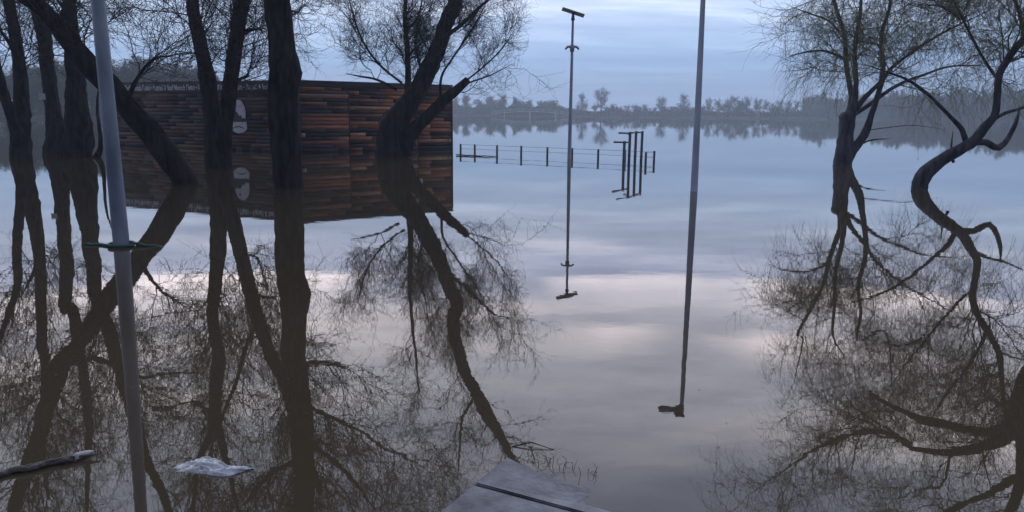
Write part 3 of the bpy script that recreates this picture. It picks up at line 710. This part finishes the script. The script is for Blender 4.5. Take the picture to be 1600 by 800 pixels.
# ------------------------------------------------------------------ pull-up bars
def pullup():
    def at(x, y, dh): return D(x, y, dh * H)
    tb = at(984.6, 208, 15.2); tc_ = at(994, 206.8, 15.6); td = at(1003.7, 206.8, 15.9); ta = at(975.7, 222.5, 14.96)
    e = empty('pull_up_bars', (tb[0], tb[1], 0), 'set of tall dark pull-up bars standing in water before the far end of the fence', 'pull-up bars')
    for t_ in (ta, tb, tc_, td):
        lo = t_.copy(); lo[2] = -1.2; lo[0] += -.015
        Acc().tube([lo, t_ + [0, 0, .04]], .045, 12).build('post', DSTEEL, e)
    def bar(p, q): Acc().tube([p, (np.array(p) + q) / 2, q], .026, 8).build('bar', DSTEEL, e)
    bar(at(959.5, 222, 14.7), at(982.5, 222.5, 15.1)); bar(at(967, 207.8, 14.9), tb); bar(tb, tc_); bar(tc_, td)
    bar(tb - [0, 0, .06], at(978, 207.5, 15.7))
pullup()

# ------------------------------------------------------------------ floating things near the viewer
def film():
    rng = np.random.default_rng(3); c = G(335, 732)
    n, m = 46, 22; V = []
    lx = (G(395, 735) - G(278, 733))[0]; ly = .17
    for j in range(m):
        for i in range(n):
            u, v = i / (n - 1), j / (m - 1)
            w = .35 + .65 * math.sin(math.pi * min(1, u * 1.15)) ** .7 * (.8 + .3 * math.sin(5 * u + 1))
            x = (u - .5) * lx + .02 * math.sin(9 * v + 4 * u); y = (v - .5) * ly * w + .03 * math.sin(6.5 * u)
            zz = .008 + .020 * abs(math.sin(9 * u + 7 * v + 2 * math.sin(6 * v))) * math.sin(math.pi * v) * math.sin(math.pi * u) + .012 * abs(math.sin(17 * v - 6 * u)) * math.sin(math.pi * u) + rng.normal() * .002 - .007
            if v < .04 or v > .96 or u < .02 or u > .98: zz = -.004
            V.append(c + [x, y, zz])
    V = np.array(V); i = np.arange(n - 1)
    Q = np.concatenate([np.stack([i + j * n, i + 1 + j * n, i + 1 + (j + 1) * n, i + (j + 1) * n], -1) for j in range(m - 1)])
    o = mesh_np('plastic_film', V, Q, PLASTIC, origin=c); tag(o, 'crumpled white plastic film floating at the lower left', 'litter')
film()
def log():
    a, b_ = G(-60, 757), G(118, 720); k = 14
    e = empty('driftwood', b_, 'dark driftwood branch with a pale peeled end, floating in the lower left corner', 'driftwood')
    P = np.array([a + (b_ - a) * i / k + np.array([0, .012 * math.sin(i * 1.3), .012 + .004 * math.sin(i * 2.1)]) for i in range(k + 1)])
    Acc().tube(P, np.linspace(.019, .012, k + 1), 10, True, .08).build('branch', LOGM, e)
    c = G(146, 708); Q = np.array([P[-1] + (c - P[-1]) * i / 5 + [0, 0, .012] for i in range(6)])
    Acc().tube(Q, [.014, .017, .016, .013, .009, .003], 9, True, .06).build('peeled_end', PALE, e)
    Acc().tube([P[6], P[6] + [.16, .10, .01], P[6] + [.30, .16, .006]], [.012, .008, .004], 6).build('twig', LOGM, e)
log()
def rope():
    c = G(190, 385); P = []
    a = G(132, 383); b_ = G(262, 385)
    for i in range(12): P.append(a + (c + [-.16, .02, 0] - a) * i / 12 + np.array([0, .02 * math.sin(i), .012]))
    for i in range(26):
        an = math.pi - i / 25 * 2 * math.pi * 1.5
        P.append(c + np.array([.135 * math.cos(an), -.135 * abs(math.sin(an)) if i < 0 else .135 * math.sin(an), .015 + .022 * i / 25]))
    st = P[-1]
    for i in range(1, 14): P.append(st + (b_ - st) * i / 13 + np.array([0, .03 * math.sin(i * .9), -.02 * i / 13]))
    P = np.array(P); P, r = smooth_path(P, np.full(len(P), .017), .05)
    o = Acc().tube(P, r, 7).build('rope', ROPE, origin=c); tag(o, 'green rope looped round the left lamp post at the waterline', 'rope')
rope()
def tagplate():
    p = D(66, 151, 25.9)
    o = Acc().box(p, (.20, .02, .20), None, .004).build('paper_notice', WHITEP, smooth=False, origin=p)
    tag(o, 'small white paper notice pinned to a dark trunk near the left edge', 'notice')
tagplate()
def stalks():
    rng = np.random.default_rng(8)
    P, R = [], []
    for i in range(26):
        x = 798 + 135 * rng.random(); y = 703 + (x - 798) * .30 + rng.uniform(-4, 8)
        b_ = G(x, y); L = rng.uniform(.02, .09); d = np.array([rng.normal() * .5, rng.normal() * .4, .8])
        P.append([b_ - [0, 0, .02], b_ + d * L * .5, b_ + d * L + [rng.normal() * .015, 0, -.01]]); R.append([.0014, .0012, .0007])
    e = empty('dead_weeds', G(830, 715), 'sparse dead weed stalks poking up along the edge of the concrete slab', 'weeds')
    a = Acc(); a.add(*tubes(np.array(P), np.array(R), 4)); a.build('stalks', TWIG, e)
    q = [G(800, 698), G(830, 697) + [0, 0, .02], G(866, 703)]
    Acc().tube(q, [.0035, .003, .0015], 6).build('fallen_twig', TWIG, e)
stalks()

def specks():
    rng = np.random.default_rng(12); n = 200; c = np.empty((n, 3))
    for i in range(n):
        x, y = (rng.uniform(0, 720), rng.uniform(560, 800)) if rng.random() < .6 else (rng.uniform(1080, 1600), rng.uniform(600, 800))
        c[i] = G(x, y) + [0, 0, .003]
    a = rng.uniform(0, 6.28, n); L = rng.uniform(.003, .010, n)[:, None]
    x = np.column_stack([np.cos(a), np.sin(a), rng.normal(size=n) * .1]) * L; y = np.column_stack([-np.sin(a), np.cos(a), rng.normal(size=n) * .1]) * L * .4
    V = np.stack([c - x, c + y, c + x, c - y], 1).reshape(-1, 3)
    tag(mesh_np('floating_debris', V, np.arange(4 * n).reshape(-1, 4), LOGM, smooth=False), kind='stuff')
specks()

# ------------------------------------------------------------------ far bank: trees, footbridge, houses
def far_tree_meshes(kind, seed):
    """unit tree 10 m tall: returns (trunk mesh, crown mesh)"""
    rng = np.random.default_rng(seed); a = Acc()
    hgt = 10.0; tr = np.array([[0, 0, 0], [.1, 0, 2.5], [rng.normal() * .3, rng.normal() * .3, 5.5], [rng.normal() * .5, 0, 9]])
    P, R = smooth_path(tr, [.24, .19, .13, .04], .6); a.tube(P, R, 7)
    KP, KR, KL = resample(P, R, 30); KP = KP[None]; KR = KR[None]; KL = np.array([KL])
    lo = .12 if kind == 'green' else .28
    p, tg, r, u = sample(rng, KP, KR, KL, 34, lo, .98)
    P2, R2, L2 = grow(rng, p, tg, rng.uniform(2.0, 4.4, len(p)) * (1.2 - .55 * u), np.clip(r * .5, .04, .1), 6, (.5, 1.3), .12, .18)
    a.add(*tubes(P2, R2, 4))
    p, tg, r, u = sample(rng, P2, R2, L2, 260, .15, 1)
    P3, R3, L3 = grow(rng, p, tg, rng.uniform(.8, 1.9, len(p)), np.full(len(p), .035), 4, (.3, 1.0), .08, .2)
    a.add(*tubes(P3, R3, 3))
    p, tg, r, u = sample(rng, P3, R3, L3, 1500, .0, 1)
    P4, R4, L4 = grow(rng, p, tg, rng.uniform(.4, 1.0, len(p)), np.full(len(p), .022 if kind == 'bare' else .03), 3, (.3, 1.0), .05, .2)
    cr = Acc(); cr.add(*tubes(P4, R4, 3))
    if kind == 'green' or kind == 'bud':
        n = 3800 if kind == 'green' else 1100
        p, tg, r, u = sample(rng, P4, R4, L4, n, 0, 1); p = p + rng.normal(size=p.shape) * .12
        x = nrm(rng.normal(size=p.shape)); y = nrm(np.cross(x, rng.normal(size=p.shape))); s = rng.uniform(.09, .22, len(p))[:, None]
        V = np.stack([p - x * s, p + y * s * .7, p + x * s, p - y * s * .7], 1).reshape(-1, 3)
        cr.add(V, np.arange(4 * len(p)).reshape(-1, 4))
    def mk(acc, name, m):
        o = acc.build(name, m); me = o.data; bpy.data.objects.remove(o); return me
    return mk(a, 'trunk', FARB), mk(cr, 'crown', FARG if kind == 'green' else FARN)
VAR = {k: [far_tree_meshes(k, s + 100 * i) for s in range(ns)] for i, (k, ns) in enumerate((('bare', 4), ('bud', 3), ('green', 4)))}
def far_tree(x, y, h, kind, label, group=None, wid=1.0, zb=.5, name=None):
    tm, cm = VAR[kind][random.randrange(len(VAR[kind]))]
    e = bpy.data.objects.new(name or ('bare_tree' if kind == 'bare' else 'leafy_tree'), None); COL.objects.link(e)
    e.location = (x, y, zb); e.rotation_euler = (0, 0, random.uniform(0, 6.28)); e.scale = (h / 10 * wid, h / 10 * wid, h / 10)
    tag(e, label, 'tree', group)
    for nme, me in (('trunk', tm), ('crown', cm)):
        o = bpy.data.objects.new(nme, me); COL.objects.link(o); o.parent = e
    return e
def ft(px, ytop, d, kind, label, group=None, wid=1.0):
    p = D(px, ytop, d); return far_tree(p[0], d, max(2.2, (p[2] - .5) * .86), kind, label, group, wid)
# singled out
ft(940, 134, 356, 'bare', 'tallest round-crowned bare tree on the far bank, just right of the middle lamp post', None, 1.25)
ft(910, 142, 358, 'bare', 'narrow bare tree on the far bank, close right of the middle lamp post', None, .8)
ft(1035, 148, 358, 'bare', 'rounded bare tree on the far bank above the pull-up bars', None, 1.2)
ft(1070, 143, 360, 'bare', 'bare tree on the far bank showing just left of the right lamp post', None, 1.0)
ft(1108, 150, 362, 'bare', 'bare tree on the far bank just right of the right lamp post', None, .9)
g1 = 'leafing trees on the far bank behind the footbridge'
for px, yt, w in ((712, 152, 1.2), (728, 146, 1.2), (748, 152, 1.2), (766, 148, 1.3), (786, 147, 1.3), (806, 150, 1.3), (826, 154, 1.4), (846, 155, 1.4), (864, 157, 1.4)):
    ft(px, yt, 362 + random.uniform(-3, 8), 'green', 'greenish leafing tree on the far bank behind the footbridge', g1, w)
g2 = 'low hazy trees along the middle of the far bank'
for px in list(range(880, 1180, 13)):
    ft(px + random.uniform(-4, 4), 164 + random.uniform(-5, 3), 378 + random.uniform(0, 22), random.choice(['bud', 'bare', 'bud']), 'low hazy tree along the middle stretch of the far bank', g2, 1.5)
g3 = 'bare trees round the pale houses'
for px in range(1125, 1262, 12):
    ft(px + random.uniform(-3, 3), 152 + random.uniform(-8, 8), 352 + random.uniform(0, 18), random.choice(['bare', 'bare', 'bud']), 'bare tree on the far bank around the two pale houses', g3, 1.1)
g4 = 'dense trees on the right bank behind the willows'
for row, (dd, yt) in enumerate(((0, 160), (14, 154), (30, 148))):
    for px in range(1262, 1640, 13):
        X = (px - 800) / F; d = 345 - max(0, (px - 1250)) * .28
        ft(px + random.uniform(-5, 5), yt - (px - 1262) * .035 + random.uniform(-7, 7), d + 8 + dd, random.choice(['green', 'bud', 'green']), 'tree in the dense wood on the right bank behind the willows', g4, 1.3)
g5 = 'trees on the left bank behind the pavilion'
for row in range(2):
    for px in range(-60, 340, 20):
        yt = 88 + (abs(px - 200) * .06) + random.uniform(-6, 8) + row * 6
        ft(px + random.uniform(-6, 6), yt, 128 + row * 14 + random.uniform(-4, 4) - max(0, (160 - px)) * .05, random.choice(['green', 'bud']), 'leafing tree on the left bank behind the pavilion and trunks', g5, 1.3)
g6 = 'trees showing above the pavilion roof'
for px in range(345, 705, 15):
    ft(px + random.uniform(-4, 4), 126 + (px - 345) * .06 + random.uniform(-5, 5), 352 + random.uniform(4, 20), random.choice(['bare', 'bud', 'bud']), 'distant tree whose top shows above the pavilion roof', g6, 1.2)

def scrub(name, pts, hmin, hmax, n, depth, m, seed, size=(.15, .4)):
    rng = np.random.default_rng(seed); pts = np.array(pts, float)
    seg = rng.integers(0, len(pts) - 1, n); u = rng.random(n)[:, None]
    p = pts[seg] * (1 - u) + pts[seg + 1] * u
    env = hmin + (hmax - hmin) * (.5 + .5 * np.sin(p[:, 0] * .33 + 2 * np.sin(p[:, 0] * .11))) * rng.random(n) ** .7
    q = np.column_stack([p[:, 0] + rng.normal(size=n) * .8, p[:, 1] + rng.random(n) * depth, .3 + env * rng.random(n) ** .8])
    x = nrm(rng.normal(size=q.shape)); y = nrm(np.cross(x, rng.normal(size=q.shape))); s = rng.uniform(*size, n)[:, None]
    V = np.stack([q - x * s, q + y * s * .8, q + x * s, q - y * s * .8], 1).reshape(-1, 3)
    return tag(mesh_np(name, V, np.arange(4 * n).reshape(-1, 4), m, smooth=False), kind='stuff')
scrub('far_undergrowth', [(-140, 352), (-60, 358), (0, 356), (60, 357), (112, 336)], 2.0, 5.0, 42000, 25, FARN, 50)
scrub('leafing_bank_undergrowth', [(-45, 354), (-20, 356), (4, 356), (20, 356)], 3.5, 7.5, 26000, 20, FARG, 53)
scrub('right_bank_undergrowth', [(112, 336), (170, 296), (262, 256), (300, 250)], 2.5, 5.5, 60000, 30, FARG, 51)
scrub('left_bank_undergrowth', [(-150, 112), (-85, 118), (-60, 133)], 2.0, 5.0, 22000, 16, FARG, 52, (.08, .2))

def footbridge():
    d = 338.0; p0, p1 = D(768, 181, d), D(888, 182, d)
    e = empty('footbridge', ((p0[0] + p1[0]) / 2, d, 0), 'low arched pale footbridge on the far bank, left of the middle lamp post', 'bridge')
    k = 25; top = []
    for i in range(k):
        u = i / (k - 1); zz = .9 + (D(825, 174, d)[2] - .9) * math.sin(math.pi * u) ** .9
        top.append(np.array([p0[0] + (p1[0] - p0[0]) * u, d, zz]))
    top = np.array(top)
    a = Acc()
    for i in range(k - 1):
        c = (top[i] + top[i + 1]) / 2; u = nrm(top[i + 1] - top[i]); L = np.linalg.norm(top[i + 1] - top[i])
        a.box(c, (L, 2.4, .28), np.array([u, [0, 1, 0], np.cross(u, [0, 1, 0])]))
    a.build('deck', BRIDGEM, e, smooth=False)
    for sy in (-1.15, 1.15):
        r = Acc(); r.tube(top + [0, sy, 1.05], .07, 6); r.tube(top + [0, sy, .6], .04, 6)
        for i in range(0, k, 2): r.tube([top[i] + [0, sy, .1], top[i] + [0, sy, 1.05]], .05, 6)
        r.build('railing', BRIDGEM, e)
    for i in (4, 12, 20): Acc().box(top[i] * [1, 1, 0] + [0, 0, top[i][2] / 2 - .6], (.5, 1.8, top[i][2] + .9)).build('pier', BRIDGEM, e, smooth=False)
footbridge()
def house(px, ytop, w, label):
    d = 349.0; p = D(px, ytop, d); hz = p[2]; e = empty('house', (p[0], d, .4), label, 'house')
    wz = hz * .60
    Acc().box((p[0], d, wz / 2), (w, 5, wz)).build('wall', HOUSEW, e, smooth=False)
    x0, x1 = p[0] - w / 2 - .3, p[0] + w / 2 + .3
    V = np.array([[x0, d - 2.9, wz], [x1, d - 2.9, wz], [x1, d + 2.9, wz], [x0, d + 2.9, wz], [x0 + .8, d, hz], [x1 - .8, d, hz]])
    mesh_np('roof', V, [np.array([[0, 1, 5, 4], [2, 3, 4, 5]]), np.array([[1, 2, 5], [3, 0, 4]])], HOUSEW, e, smooth=False)
    for k in (-.25, .25): Acc().box((p[0] + w * k, d - 2.52, wz * .5), (.9, .05, 1.0)).build('window', PANELM, e, smooth=False)
house(1192, 171, 5.8, 'wider pale house on the far bank, left of the other pale house')
house(1224, 173, 3.6, 'smaller pale house on the far bank, right of the wider one')

# ------------------------------------------------------------------ haze
def haze():
    m = bpy.data.materials.new('haze_air'); m.use_nodes = True; t = m.node_tree; t.nodes.clear()
    o = N(t, 'ShaderNodeOutputMaterial'); v = N(t, 'ShaderNodeVolumePrincipled')
    v.inputs['Color'].default_value = (.74, .87, 1.0, 1); v.inputs['Density'].default_value = .0015
    v.inputs['Anisotropy'].default_value = 0.3
    t.links.new(v.outputs[0], o.inputs['Volume'])
    a = Acc(); a.box((0, (FAR - 60) / 2 + 5, 14), (2 * FAR + 40, FAR + 100, 30))
    ob = a.build('haze', m, smooth=False); tag(ob, kind='stuff')
haze()
